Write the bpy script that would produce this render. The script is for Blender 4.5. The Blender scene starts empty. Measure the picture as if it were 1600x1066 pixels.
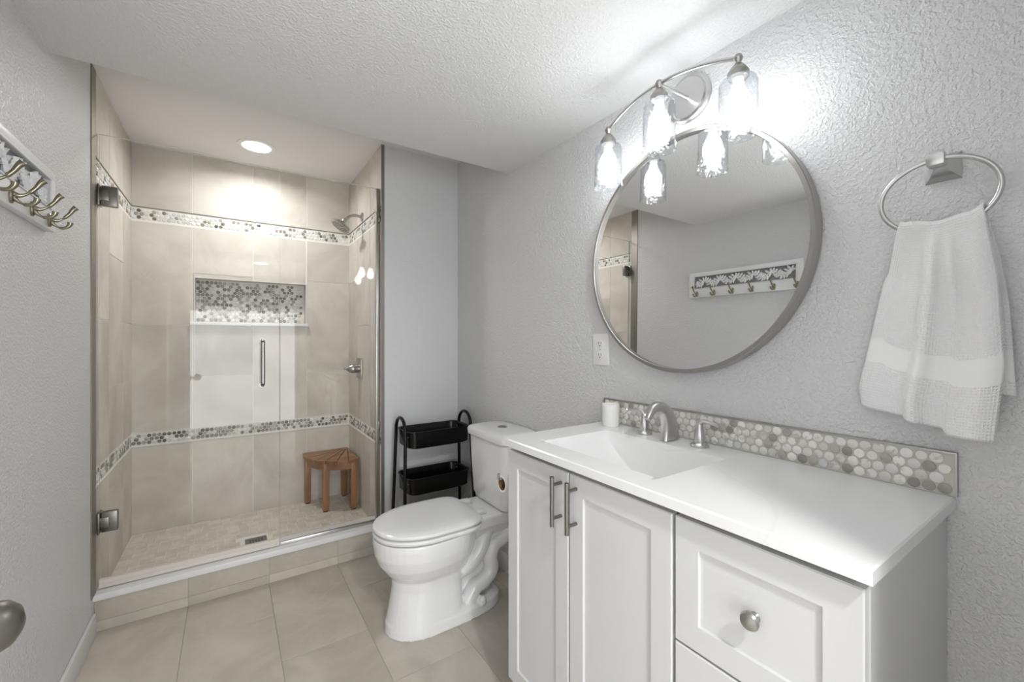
import bpy, bmesh, math, random
from mathutils import Vector, Matrix
random.seed(7)
S = bpy.context.scene
C = S.collection
R = math.radians
PI = math.pi

# ------------------------------------------------------------------ camera, world, light
cam = bpy.data.cameras.new('camera'); camo = bpy.data.objects.new('camera', cam); C.objects.link(camo)
camo.location = (0, 0, 1.245); camo.rotation_euler = (R(90), 0, R(-33.974))
cam.sensor_width = 36; cam.lens = 36 * 655.36 / 1600; cam.shift_y = -3.16 / 1600
cam.clip_start = 0.02
S.camera = camo
S.view_settings.view_transform = 'Standard'; S.view_settings.look = 'None'
S.view_settings.gamma = 1; S.view_settings.use_curve_mapping = False
S.view_settings.exposure = 1.3
w = bpy.data.worlds.new('world'); S.world = w; w.use_nodes = True
w.node_tree.nodes['Background'].inputs[0].default_value = (0.9, 0.95, 1, 1)
w.node_tree.nodes['Background'].inputs[1].default_value = 0.3

def area(name, loc, rot, sx, sy, power, col=(1, 1, 1)):
    l = bpy.data.lights.new(name, 'AREA'); l.shape = 'RECTANGLE'; l.size = sx; l.size_y = sy
    l.energy = power; l.color = col
    o = bpy.data.objects.new(name, l); C.objects.link(o); o.location = loc; o.rotation_euler = rot
    return o
HALL = 36; DOWN = 8; DOWN_W = {0.134: 3.0, 0.30: 10}; BULB = 11
# added fill panel in the unseen hallway, its light enters through the open doorway
area('hallway_fill', (0.3, -1.8, 1.15), (R(102), 0, 0), 2.3, 2.1, HALL, (0.95, 0.975, 1))

# ------------------------------------------------------------------ room measures
XL, XR, YF, YB = -0.475, 1.235, 2.467, 3.264
XS = 0.74; ZS, ZC, YS = 2.1225, 2.385, 1.86
YBK = -0.10

# ------------------------------------------------------------------ materials
def mat(name, col, rough=0.5, metal=0.0, spec=0.5, coat=0.0):
    m = bpy.data.materials.new(name); m.use_nodes = True
    b = m.node_tree.nodes['Principled BSDF']
    b.inputs['Base Color'].default_value = (*col, 1); b.inputs['Roughness'].default_value = rough
    b.inputs['Metallic'].default_value = metal; b.inputs['Specular IOR Level'].default_value = spec
    b.inputs['Coat Weight'].default_value = coat
    return m
def nt(m): return m.node_tree, m.node_tree.nodes, m.node_tree.links, m.node_tree.nodes['Principled BSDF']
def bump(m, scale, dist, strength=1.0, detail=3, coord='Object', typ='noise', rough=0.5, ramp=None):
    t, n, l, b = nt(m)
    tc = n.new('ShaderNodeTexCoord')
    if typ == 'noise':
        x = n.new('ShaderNodeTexNoise'); x.inputs['Scale'].default_value = scale
        x.inputs['Detail'].default_value = detail; x.inputs['Roughness'].default_value = rough
    else:
        x = n.new('ShaderNodeTexVoronoi'); x.inputs['Scale'].default_value = scale
    l.new(tc.outputs[coord], x.inputs['Vector'])
    h = x.outputs[0]
    if ramp:
        r = n.new('ShaderNodeMapRange'); r.inputs[1].default_value = ramp[0]; r.inputs[2].default_value = ramp[1]
        r.interpolation_type = 'SMOOTHSTEP'; l.new(h, r.inputs[0]); h = r.outputs[0]
    bp = n.new('ShaderNodeBump'); bp.inputs['Distance'].default_value = dist; bp.inputs['Strength'].default_value = strength
    l.new(h, bp.inputs['Height']); l.new(bp.outputs[0], b.inputs['Normal'])
    return m
def mottled(name, c1, c2, scale, rough, detail=6, attr=None, spec=0.5, veins=None, stretch=None, coord='Object'):
    m = mat(name, c1, rough, spec=spec)
    t, n, l, b = nt(m)
    tc = n.new('ShaderNodeTexCoord'); x = n.new('ShaderNodeTexNoise')
    x.inputs['Scale'].default_value = scale; x.inputs['Detail'].default_value = detail
    x.inputs['Roughness'].default_value = 0.6; x.inputs['Distortion'].default_value = 0.6
    vec = tc.outputs[coord]
    if stretch:
        mp = n.new('ShaderNodeMapping'); mp.inputs['Scale'].default_value = stretch
        l.new(vec, mp.inputs['Vector']); vec = mp.outputs[0]
    if attr:
        # shift the cloud pattern per tile so that it breaks at the joints
        a0 = n.new('ShaderNodeAttribute'); a0.attribute_name = attr
        ad = n.new('ShaderNodeVectorMath'); ad.operation = 'MULTIPLY_ADD'
        l.new(a0.outputs['Color'], ad.inputs[0]); ad.inputs[1].default_value = (9, 7, 5); l.new(vec, ad.inputs[2])
        vec = ad.outputs[0]
    l.new(vec, x.inputs['Vector'])
    mr = n.new('ShaderNodeMapRange'); mr.inputs[1].default_value = 0.3; mr.inputs[2].default_value = 0.7
    l.new(x.outputs[0], mr.inputs[0])
    mx = n.new('ShaderNodeMix'); mx.data_type = 'RGBA'
    mx.inputs[6].default_value = (*c1, 1); mx.inputs[7].default_value = (*c2, 1)
    l.new(mr.outputs[0], mx.inputs[0]); out = mx.outputs[2]
    if veins:
        y = n.new('ShaderNodeTexNoise'); y.inputs['Scale'].default_value = veins[0]; y.inputs['Detail'].default_value = 5
        y.inputs['Distortion'].default_value = 1.5; l.new(vec, y.inputs['Vector'])
        s_ = n.new('ShaderNodeMath'); s_.operation = 'SUBTRACT'; l.new(y.outputs[0], s_.inputs[0]); s_.inputs[1].default_value = 0.5
        ab = n.new('ShaderNodeMath'); ab.operation = 'ABSOLUTE'; l.new(s_.outputs[0], ab.inputs[0])
        r2 = n.new('ShaderNodeMapRange'); r2.inputs[1].default_value = 0.0; r2.inputs[2].default_value = veins[1]
        r2.inputs[3].default_value = veins[2]; r2.inputs[4].default_value = 0; l.new(ab.outputs[0], r2.inputs[0])
        m2 = n.new('ShaderNodeMix'); m2.data_type = 'RGBA'; l.new(r2.outputs[0], m2.inputs[0]); l.new(out, m2.inputs[6])
        m2.inputs[7].default_value = (*veins[3], 1); out = m2.outputs[2]
    if attr:
        a = n.new('ShaderNodeAttribute'); a.attribute_name = attr
        sp = n.new('ShaderNodeSeparateColor'); l.new(a.outputs['Color'], sp.inputs[0])
        r3 = n.new('ShaderNodeMapRange'); r3.inputs[3].default_value = 0.92; r3.inputs[4].default_value = 1.04
        l.new(sp.outputs[0], r3.inputs[0])
        m3 = n.new('ShaderNodeVectorMath'); m3.operation = 'SCALE'; l.new(out, m3.inputs[0]); l.new(r3.outputs[0], m3.inputs['Scale'])
        out = m3.outputs[0]
    l.new(out, b.inputs['Base Color'])
    return m

M = {}
M['wall'] = bump(mat('wall_paint', (0.70, 0.70, 0.705), 0.36), 130, 0.0022, 0.85, 2, ramp=(0.35, 0.7))
M['wall_smooth'] = bump(mat('alcove_wall_paint', (0.70, 0.70, 0.705), 0.5), 130, 0.0012, 0.5, 2, ramp=(0.35, 0.7))
M['ceil'] = bump(mat('ceiling_paint', (0.88, 0.88, 0.875), 0.75), 150, 0.0022, 0.7, 2, ramp=(0.4, 0.7))
M['ceil_smooth'] = mat('shower_ceiling_paint', (0.80, 0.79, 0.78), 0.7)
M['trim'] = mat('white_trim_paint', (0.80, 0.80, 0.80), 0.35)
M['grout'] = mat('grout', (0.82, 0.79, 0.74), 0.8)
M['floor_grout'] = mat('floor_grout', (0.43, 0.40, 0.35), 0.85)
M['tile'] = mottled('shower_wall_tile', (0.52, 0.475, 0.42), (0.74, 0.695, 0.635), 2.8, 0.5, 8, 'tile', spec=0.25)
M['floor_tile'] = mottled('floor_tile', (0.44, 0.40, 0.34), (0.63, 0.585, 0.515), 3.2, 0.33, 7, 'tile', veins=(2.2, 0.018, 0.35, (0.62, 0.58, 0.51)))
M['shower_floor'] = mottled('shower_floor_mosaic', (0.58, 0.52, 0.45), (0.76, 0.70, 0.62), 9.0, 0.4, 4, 'tile')
M['quartz'] = mottled('white_quartz', (0.80, 0.80, 0.80), (0.86, 0.86, 0.86), 1.5, 0.16, 4, veins=(1.1, 0.012, 0.16, (0.62, 0.62, 0.62)))
M['curb_cap'] = mat('white_curb_stone', (0.80, 0.80, 0.80), 0.3)
M['cabinet'] = mat('white_cabinet_lacquer', (0.66, 0.66, 0.66), 0.32)
M['cabinet_in'] = mat('cabinet_shadow_board', (0.32, 0.32, 0.32), 0.6)
M['porcelain'] = mat('white_porcelain', (0.83, 0.83, 0.83), 0.07, coat=0.5)
M['seat'] = mat('white_seat_plastic', (0.82, 0.82, 0.82), 0.15)
M['nickel'] = mat('brushed_nickel', (0.43, 0.417, 0.40), 0.33, 1.0)
M['nickel_l'] = mat('satin_nickel', (0.62, 0.615, 0.61), 0.28, 1.0)
M['gun'] = mat('dark_nickel', (0.235, 0.222, 0.205), 0.36, 1.0)
M['strip'] = mat('aluminium_edge_strip', (0.30, 0.28, 0.25), 0.5, 1.0)
M['brass'] = mat('antique_bronze', (0.34, 0.315, 0.235), 0.3, 1.0)
M['black'] = mat('black_powder_coat', (0.004, 0.004, 0.004), 0.22, spec=0.3)
M['rubber'] = mat('black_rubber', (0.012, 0.012, 0.012), 0.6)
M['seal'] = mat('clear_vinyl_seal', (0.72, 0.66, 0.60), 0.3)
M['mirror'] = mat('mirror_silver', (0.90, 0.91, 0.91), 0.0, 1.0)
M['carved'] = mat('white_painted_wood', (0.84, 0.84, 0.84), 0.35)
M['carved_back'] = mat('grey_backing_board', (0.30, 0.30, 0.31), 0.6)
M['plastic'] = mat('white_plastic', (0.84, 0.84, 0.84), 0.3)
M['slot'] = mat('dark_slot', (0.05, 0.05, 0.05), 0.5)
M['paper'] = mat('tissue_paper', (0.86, 0.86, 0.86), 0.9)
M['card'] = mat('brown_cardboard', (0.20, 0.115, 0.045), 0.85)
M['wax'] = mat('candle_wax', (0.86, 0.85, 0.78), 0.4)
M['frost'] = mat('frosted_cup_glass', (0.86, 0.86, 0.83), 0.25)
M['caulk'] = mat('white_caulk', (0.75, 0.74, 0.72), 0.5)

def wood():
    m = mottled('teak_wood', (0.21, 0.09, 0.036), (0.42, 0.205, 0.085), 7, 0.4, 5, stretch=(1, 1, 0.25))
    return m
M['teak'] = wood()
M['teak_top'] = mottled('teak_slats', (0.17, 0.07, 0.027), (0.42, 0.20, 0.08), 9, 0.36, 5, attr='tile', stretch=(0.5, 1.6, 1))
# penny tiles take their tone from a per-tile colour
def penny():
    m = mat('marble_penny_tile', (0.7, 0.7, 0.66), 0.18)
    t, n, l, b = nt(m); a = n.new('ShaderNodeAttribute'); a.attribute_name = 'tile'
    tc = n.new('ShaderNodeTexCoord'); x = n.new('ShaderNodeTexNoise'); x.inputs['Scale'].default_value = 48
    x.inputs['Detail'].default_value = 3; x.inputs['Distortion'].default_value = 1.2; l.new(tc.outputs['Object'], x.inputs['Vector'])
    mr = n.new('ShaderNodeMapRange'); mr.inputs[1].default_value = 0.56; mr.inputs[2].default_value = 0.66
    mr.inputs[4].default_value = 0.45; l.new(x.outputs[0], mr.inputs[0])
    mx = n.new('ShaderNodeMix'); mx.data_type = 'RGBA'; l.new(mr.outputs[0], mx.inputs[0]); l.new(a.outputs['Color'], mx.inputs[6])
    mx.inputs[7].default_value = (0.30, 0.28, 0.24, 1); l.new(mx.outputs[2], b.inputs['Base Color'])
    return m
M['penny'] = penny()
M['backsplash_grout'] = mat('greenish_grey_grout', (0.56, 0.56, 0.50), 0.7)
M['penny_grout'] = mat('light_mosaic_grout', (0.78, 0.75, 0.70), 0.8)

def thin_glass(name, tint, ior=1.35, rough=0.0, bumpy=None):
    m = bpy.data.materials.new(name); m.use_nodes = True
    n, l = m.node_tree.nodes, m.node_tree.links; n.clear()
    o = n.new('ShaderNodeOutputMaterial'); mx = n.new('ShaderNodeMixShader')
    tr = n.new('ShaderNodeBsdfTransparent'); tr.inputs[0].default_value = (*tint, 1)
    gl = n.new('ShaderNodeBsdfGlossy'); gl.inputs['Roughness'].default_value = rough
    fr = n.new('ShaderNodeLayerWeight'); fr.inputs[0].default_value = 0.5
    pw = n.new('ShaderNodeMath'); pw.operation = 'POWER'; l.new(fr.outputs['Facing'], pw.inputs[0]); pw.inputs[1].default_value = 5
    f0 = ((ior - 1) / (ior + 1)) ** 2
    ma = n.new('ShaderNodeMath'); ma.operation = 'MULTIPLY_ADD'; l.new(pw.outputs[0], ma.inputs[0])
    ma.inputs[1].default_value = 1 - f0; ma.inputs[2].default_value = f0
    l.new(ma.outputs[0], mx.inputs[0]); l.new(tr.outputs[0], mx.inputs[1]); l.new(gl.outputs[0], mx.inputs[2])
    l.new(mx.outputs[0], o.inputs[0])
    if bumpy:
        tc = n.new('ShaderNodeTexCoord'); x = n.new('ShaderNodeTexNoise'); x.inputs['Scale'].default_value = bumpy[0]
        l.new(tc.outputs['Object'], x.inputs['Vector']); bp = n.new('ShaderNodeBump')
        bp.inputs['Distance'].default_value = bumpy[1]; l.new(x.outputs[0], bp.inputs['Height'])
        l.new(bp.outputs[0], gl.inputs['Normal']); l.new(bp.outputs[0], fr.inputs['Normal'])
    return m
M['glass'] = thin_glass('clear_shower_glass', (0.985, 0.99, 0.985))
M['glass_edge'] = mat('glass_edge', (0.55, 0.57, 0.55), 0.15)
M['shade'] = thin_glass('rippled_shade_glass', (0.95, 0.96, 0.97), 1.5, 0.03, (45, 0.006))
def emit(name, col, st):
    m = bpy.data.materials.new(name); m.use_nodes = True
    n, l = m.node_tree.nodes, m.node_tree.links; n.clear()
    o = n.new('ShaderNodeOutputMaterial'); e = n.new('ShaderNodeEmission')
    e.inputs[0].default_value = (*col, 1); e.inputs[1].default_value = st; l.new(e.outputs[0], o.inputs[0])
    return m
M['bulb'] = emit('lit_bulb', (0.98, 0.99, 1), BULB)
M['down'] = emit('lit_downlight', (1, 0.985, 0.965), DOWN)
M['lamp_d'] = emit('lit_ceiling_lamp', (1, 1, 1), 2.0)

# ------------------------------------------------------------------ mesh helpers
class MB:
    def __init__(s): s.bm = bmesh.new(); s.col = None
    def vcol(s):
        if s.col is None: s.col = s.bm.loops.layers.float_color.new('tile')
        return s.col
    def tris(s, verts, faces, mi=0, smooth=True, col=None):
        vs = [s.bm.verts.new(v) for v in verts]; out = []
        for f in faces:
            try: q = s.bm.faces.new([vs[i] for i in f])
            except ValueError: continue
            q.material_index = mi; q.smooth = smooth; out.append(q)
            if col is not None:
                L = s.vcol()
                for lp in q.loops: lp[L] = (*col, 1)
        return vs, out
    def box(s, x0, x1, y0, y1, z0, z1, bev=0.0, mi=0, seg=2, col=None, rot=None, piv=None):
        vs = [(x, y, z) for x in (x0, x1) for y in (y0, y1) for z in (z0, z1)]
        fs = [(0, 1, 3, 2), (4, 6, 7, 5), (0, 4, 5, 1), (2, 3, 7, 6), (0, 2, 6, 4), (1, 5, 7, 3)]
        if rot is not None:
            p = Vector(piv if piv else ((x0 + x1) / 2, (y0 + y1) / 2, (z0 + z1) / 2))
            vs = [tuple(p + rot @ (Vector(v) - p)) for v in vs]
        v, f = s.tris(vs, fs, mi, bev > 0, col)
        if bev > 0:
            e = list({ed for fc in f for ed in fc.edges})
            r = bmesh.ops.bevel(s.bm, geom=e, offset=bev, segments=seg, profile=0.5, affect='EDGES')
            for q in r['faces']: q.material_index = mi; q.smooth = True
        return s
    def lathe(s, prof, origin=(0, 0, 0), axis=(0, 0, 1), n=32, mi=0, cap=True, sx=1.0, sy=1.0):
        ax = Vector(axis).normalized(); q = Vector((0, 0, 1)).rotation_difference(ax); o = Vector(origin)
        vs = []; fs = []
        for r, h in prof:
            for k in range(n):
                a = 2 * PI * k / n
                vs.append(tuple(o + q @ Vector((r * math.cos(a) * sx, r * math.sin(a) * sy, h))))
        for i in range(len(prof) - 1):
            for k in range(n):
                a, b = i * n + k, i * n + (k + 1) % n
                fs.append((a, b, b + n, a + n))
        if cap:
            if prof[0][0] > 1e-6: fs.append(tuple(reversed(range(n))))
            if prof[-1][0] > 1e-6: fs.append(tuple((len(prof) - 1) * n + k for k in range(n)))
        s.tris(vs, fs, mi); return s
    def tube(s, pts, r, n=12, mi=0, closed=False, rr=None):
        pts = [Vector(p) for p in pts]; N = len(pts); vs = []; fs = []
        up = None
        for i, p in enumerate(pts):
            if closed: d = (pts[(i + 1) % N] - pts[i - 1])
            else: d = pts[min(i + 1, N - 1)] - pts[max(i - 1, 0)]
            d.normalize()
            if up is None:
                up = Vector((0, 0, 1)) if abs(d.z) < 0.9 else Vector((1, 0, 0))
            u = (up - d * up.dot(d)).normalized(); v = d.cross(u); up = u
            rad = rr[i] if rr else r
            if isinstance(rad, tuple): ra, rb = rad
            else: ra = rb = rad
            for k in range(n):
                a = 2 * PI * k / n
                vs.append(tuple(p + u * ra * math.cos(a) + v * rb * math.sin(a)))
        for i in range(N if closed else N - 1):
            for k in range(n):
                a, b = i * n + k, i * n + (k + 1) % n
                c, d2 = ((i + 1) % N) * n + (k + 1) % n, ((i + 1) % N) * n + k
                fs.append((a, b, c, d2))
        if not closed:
            fs.append(tuple(reversed(range(n)))); fs.append(tuple((N - 1) * n + k for k in range(n)))
        s.tris(vs, fs, mi); return s
    def loft(s, rings, mi=0, cap=True, col=None):
        n = len(rings[0]); vs = [p for r in rings for p in r]; fs = []
        for i in range(len(rings) - 1):
            for k in range(n):
                a, b = i * n + k, i * n + (k + 1) % n
                fs.append((a, b, b + n, a + n))
        if cap:
            fs.append(tuple(reversed(range(n)))); fs.append(tuple((len(rings) - 1) * n + k for k in range(n)))
        s.tris(vs, fs, mi, True, col); return s
    def build(s, name, mats, parent=None, label=None, angle=35):
        me = bpy.data.meshes.new(name); bmesh.ops.recalc_face_normals(s.bm, faces=s.bm.faces)
        s.bm.to_mesh(me); s.bm.free()
        if not isinstance(mats, (list, tuple)): mats = [mats]
        for m in mats: me.materials.append(M[m])
        me.set_sharp_from_angle(angle=R(angle))
        o = bpy.data.objects.new(name, me); C.objects.link(o)
        if parent is not None:
            o.parent = parent; o.matrix_parent_inverse = Matrix.Translation(-parent.location) if parent.type == 'EMPTY' or parent.location.length > 0 else Matrix()
        if label: o['label'] = label
        return o

def smooth_path(pts, n=8, closed=False):
    P = [Vector(p) for p in pts]; out = []; N = len(P)
    rng = range(N if closed else N - 1)
    for i in rng:
        p0 = P[i - 1] if (closed or i > 0) else P[0]; p1 = P[i]; p2 = P[(i + 1) % N]
        p3 = P[(i + 2) % N] if (closed or i + 2 < N) else P[-1]
        for k in range(n):
            t = k / n
            out.append(0.5 * ((2 * p1) + (p2 - p0) * t + (2 * p0 - 5 * p1 + 4 * p2 - p3) * t * t + (3 * p1 - p0 - 3 * p2 + p3) * t ** 3))
    if not closed: out.append(P[-1])
    return out

def tag(o, label, cat, group=None):
    o['label'] = label; o['category'] = cat
    if group: o['group'] = group
    return o
def thing(name, label, cat, loc=(0, 0, 0), group=None):
    o = bpy.data.objects.new(name, None); C.objects.link(o); o.location = loc; o.empty_display_size = 0.05
    return tag(o, label, cat, group)
def struct(o): o['kind'] = 'structure'; return o

# ------------------------------------------------------------------ tiled surfaces
def rects_to_mesh(mb, rects, o, U, V, N, gap=0.0016, thick=0.002, mi=1, sink=0.0, joint=0.0006):
    """each rect (u0,u1,v0,v1) becomes a raised slab with its own tone"""
    o, U, V, N = Vector(o), Vector(U), Vector(V), Vector(N)
    for (a, b, c, d) in rects:
        a += gap; b -= gap; c += gap; d -= gap
        if b - a < 0.003 or d - c < 0.003: continue
        e = joint
        col = (random.random(), random.random(), random.random())
        lo = [(a, c), (b, c), (b, d), (a, d)]; hi = [(a + e, c + e), (b - e, c + e), (b - e, d - e), (a + e, d - e)]
        vs = [tuple(o + U * x + V * y) for x, y in lo] + [tuple(o + U * x + V * y + N * thick) for x, y in hi]
        mb.tris(vs, [(0, 1, 5, 4), (1, 2, 6, 5), (2, 3, 7, 6), (3, 0, 4, 7), (4, 5, 6, 7)], mi, False, col)
def quad(mb, o, U, V, a, b, c, d, N=Vector((0, 0, 0)), mi=0):
    o, U, V = Vector(o), Vector(U), Vector(V)
    mb.tris([tuple(o + U * x + V * y + N) for x, y in ((a, c), (b, c), (b, d), (a, d))], [(0, 1, 2, 3)], mi, False, (0.5, 0.5, 0.5))
def pennies(mb, o, U, V, N, u0, u1, v0, v1, r=0.0105, pitch=0.0232, dark=0.3, mi=2, thick=0.0025, seed=1, n=14, soft=False):
    rnd = random.Random(seed); o, U, V, N = Vector(o), Vector(U), Vector(V), Vector(N)
    L = mb.vcol(); row = 0; dv = pitch * 0.866; v = v0 + r + 0.0005
    rows = int((v1 - v0 - 2 * r) / dv) + 1; v = (v0 + v1) / 2 - dv * (rows - 1) / 2
    ph = [rnd.random() * 6 for _ in range(6)]
    while row < rows:
        u = u0 + r + (pitch / 2 if row % 2 else 0)
        while u < u1 - r * 0.9:
            cl = 0.5 + 0.5 * math.sin(u * 23 + v * 31 + ph[0]) * math.sin(u * 41 - v * 19 + ph[1])
            p = dark * (0.35 + 1.3 * cl)
            x = rnd.random()
            if soft and x < p: g = rnd.uniform(0.25, 0.5); col = (g, g * 0.96, g * 0.88)
            elif soft: g = rnd.uniform(0.64, 0.88); col = (g, g * 0.985, g * rnd.uniform(0.90, 0.97))
            elif x < p * 0.55: g = rnd.uniform(0.12, 0.26); col = (g, g * 0.91, g * 0.80)
            elif x < p: g = rnd.uniform(0.26, 0.45); col = (g, g * 0.96, g * 0.88)
            else: g = rnd.uniform(0.62, 0.86); col = (g, g * 0.985, g * rnd.uniform(0.91, 0.98))
            rr = r * rnd.uniform(0.93, 1.03); uu = u + rnd.uniform(-1, 1) * 0.0005; vv = v + rnd.uniform(-1, 1) * 0.0005
            c0 = o + U * uu + V * vv
            vs = []
            for rad, h in ((rr, 0), (rr, thick * 0.6), (rr * 0.86, thick)):
                for k in range(n):
                    a = 2 * PI * k / n; vs.append(tuple(c0 + U * rad * math.cos(a) + V * rad * math.sin(a) + N * h))
            fs = [(j * n + k, j * n + (k + 1) % n, (j + 1) * n + (k + 1) % n, (j + 1) * n + k) for j in range(2) for k in range(n)]
            fs.append(tuple(2 * n + k for k in range(n)))
            mb.tris(vs, fs, mi, True, col)
            u += pitch
        v += dv; row += 1

# ------------------------------------------------------------------ ROOM SHELL
# floor
m = MB(); m.box(XL - 0.3, XR + 0.3, -2.0, 3.4, -0.08, -0.002, mi=0, col=(0.5, 0.5, 0.5))
rs = []
W, LN = 0.3265, 0.665
for i in range(-3, 5):
    x0 = 0.1675 + i * W; off = 1.835 if i % 2 == 0 else 1.502
    for k in range(-6, 3):
        y0 = off + k * LN
        a, b, c, d = max(x0, XL - 0.12), min(x0 + W, XR + 0.02), max(y0, -1.9), min(y0 + LN, 2.50)
        if b > a and d > c: rs.append((a, b, c, d))
rects_to_mesh(m, rs, (0, 0, -0.002), (1, 0, 0), (0, 1, 0), (0, 0, 1), gap=0.0014, thick=0.002)
struct(m.build('floor', ['floor_grout', 'floor_tile']))

# walls
m = MB(); m.box(XR, XR + 0.12, YBK - 0.12, YF + 0.01, 0, ZC + 0.1); struct(m.build('wall_right', 'wall'))
m = MB(); m.box(XL - 0.12, XL, YBK - 0.12, YF - 0.002, 0, ZC + 0.1); struct(m.build('wall_left', 'wall'))
m = MB(); m.box(XS + 0.014, XR + 0.1, YF, YF + 0.12, 0, ZC + 0.1); struct(m.build('wall_front', 'wall_smooth'))
# unseen wall behind the camera; doorway sized to shade the vanity side
DX0, DX1, DZ = -0.455, 0.60, 2.07
m = MB(); m.box(XL - 0.12, DX0, YBK - 0.12, YBK, 0, ZC); m.box(DX1, XR + 0.12, YBK - 0.12, YBK, 0, ZC)
m.box(DX0, DX1, YBK - 0.12, YBK, DZ, ZC); struct(m.build('wall_back', 'wall'))
# unseen hallway added beyond the doorway to feed fill light into the room
m = MB(); m.box(-1.2, 1.4, -2.0, -1.9, 0, ZC); m.box(-1.3, -1.2, -2.0, YBK - 0.12, 0, ZC); m.box(1.4, 1.5, -2.0, YBK - 0.12, 0, ZC)
struct(m.build('wall_hallway', 'wall'))
m = MB(); m.box(-1.3, XL, -2.0, YBK - 0.12, -0.08, 0); m.box(XR, 1.5, -2.0, YBK - 0.12, -0.08, 0); struct(m.build('floor_hallway', 'floor_tile'))
m = MB(); m.box(-1.3, 1.5, -2.0, YBK - 0.12, ZS, ZC + 0.1); struct(m.build('ceiling_hallway', 'ceil'))
# ceilings: low textured one with a drop edge, and the high one over alcove and shower
m = MB(); m.box(XL - 0.1, XR + 0.1, YBK - 0.1, YS, ZS, ZC + 0.1, bev=0.004); struct(m.build('ceiling', 'ceil'))
m = MB(); m.box(XL - 0.1, XR + 0.1, YS - 0.01, YB + 0.2, ZC, ZC + 0.1); struct(m.build('ceiling_shower', 'ceil_smooth'))

# shower walls
B0, B1, B2, B3 = 0.615, 0.692, 1.942, 2.019   # mosaic bands
ZF = 0.10
def col_rects(u0, u1, first, zlo, zhi, holes=()):
    """vertical tile column between the floor and the ceiling broken by the mosaic bands"""
    out = []
    cuts = [zlo, B0]; out.append((u0, u1, zlo, B0 - 0.004))
    js = [B1 + 0.002]; z = B1 + (0.64 if first else 0.32)
    while z < B2 - 0.05: js.append(z); z += 0.64 if True else 0
    js.append(B2 - 0.004)
    for a, b in zip(js[:-1], js[1:]): out.append((u0, u1, a, b))
    out.append((u0, u1, B3 + 0.003, zhi))
    res = []
    for r in out:
        segs = [r]
        for (hu0, hu1, hz0, hz1) in holes:
            nx = []
            for (a, b, c, d) in segs:
                if b <= hu0 or a >= hu1 or d <= hz0 or c >= hz1: nx.append((a, b, c, d)); continue
                if a < hu0: nx.append((a, hu0, c, d)); a = hu0
                if b > hu1: nx.append((hu1, b, c, d)); b = hu1
                if c < hz0: nx.append((a, b, c, hz0))
                if d > hz1: nx.append((a, b, hz1, d))
            segs = nx
        res += segs
    return res
NX0, NX1, NZ0, NZ1, ND = -0.178, 0.446, 1.352, 1.626, 0.085
hole = [(NX0, NX1, NZ0, NZ1)]
m = MB()
# grout ground around the niche opening
for a, b, c, d in ((XL - 0.02, NX0, 0, ZC), (NX1, XS + 0.02, 0, ZC), (NX0, NX1, 0, NZ0), (NX0, NX1, NZ1, ZC)):
    quad(m, (0, YB, 0), (1, 0, 0), (0, 0, 1), a, b, c, d)
rs = []
for i, (a, b) in enumerate(((XL, -0.189), (-0.189, 0.132), (0.132, 0.452), (0.452, XS))):
    rs += col_rects(a, b, i in (0, 2), ZF, ZC, hole)
rects_to_mesh(m, rs, (0, YB, 0), (1, 0, 0), (0, 0, 1), (0, -1, 0), gap=0.0022, thick=0.0025)
for seed, (c, d) in enumerate(((B0, B1), (B2, B3))):
    pennies(m, (0, YB, 0), (1, 0, 0), (0, 0, 1), (0, -1, 0), XL + 0.001, XS - 0.001, c, d, dark=0.62 if seed == 0 else 0.32, seed=seed + 3)
# niche lining
quad(m, (0, YB + ND, 0), (1, 0, 0), (0, 0, 1), NX0, NX1, NZ0, NZ1, mi=3)
pennies(m, (0, YB + ND, 0), (1, 0, 0), (0, 0, 1), (0, -1, 0), NX0 + 0.002, NX1 - 0.002, NZ0 + 0.002, NZ1 - 0.002, dark=0.55, seed=11)
quad(m, (NX0, YB, 0), (0, 1, 0), (0, 0, 1), 0, ND, NZ0, NZ1, mi=1)
quad(m, (NX1, YB, 0), (0, 1, 0), (0, 0, 1), 0, ND, NZ0, NZ1, mi=1)
quad(m, (0, YB, NZ1), (1, 0, 0), (0, 1, 0), NX0, NX1, 0, ND, mi=1)
quad(m, (0, YB, NZ0), (1, 0, 0), (0, 1, 0), NX0, NX1, 0, ND, mi=1)
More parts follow.
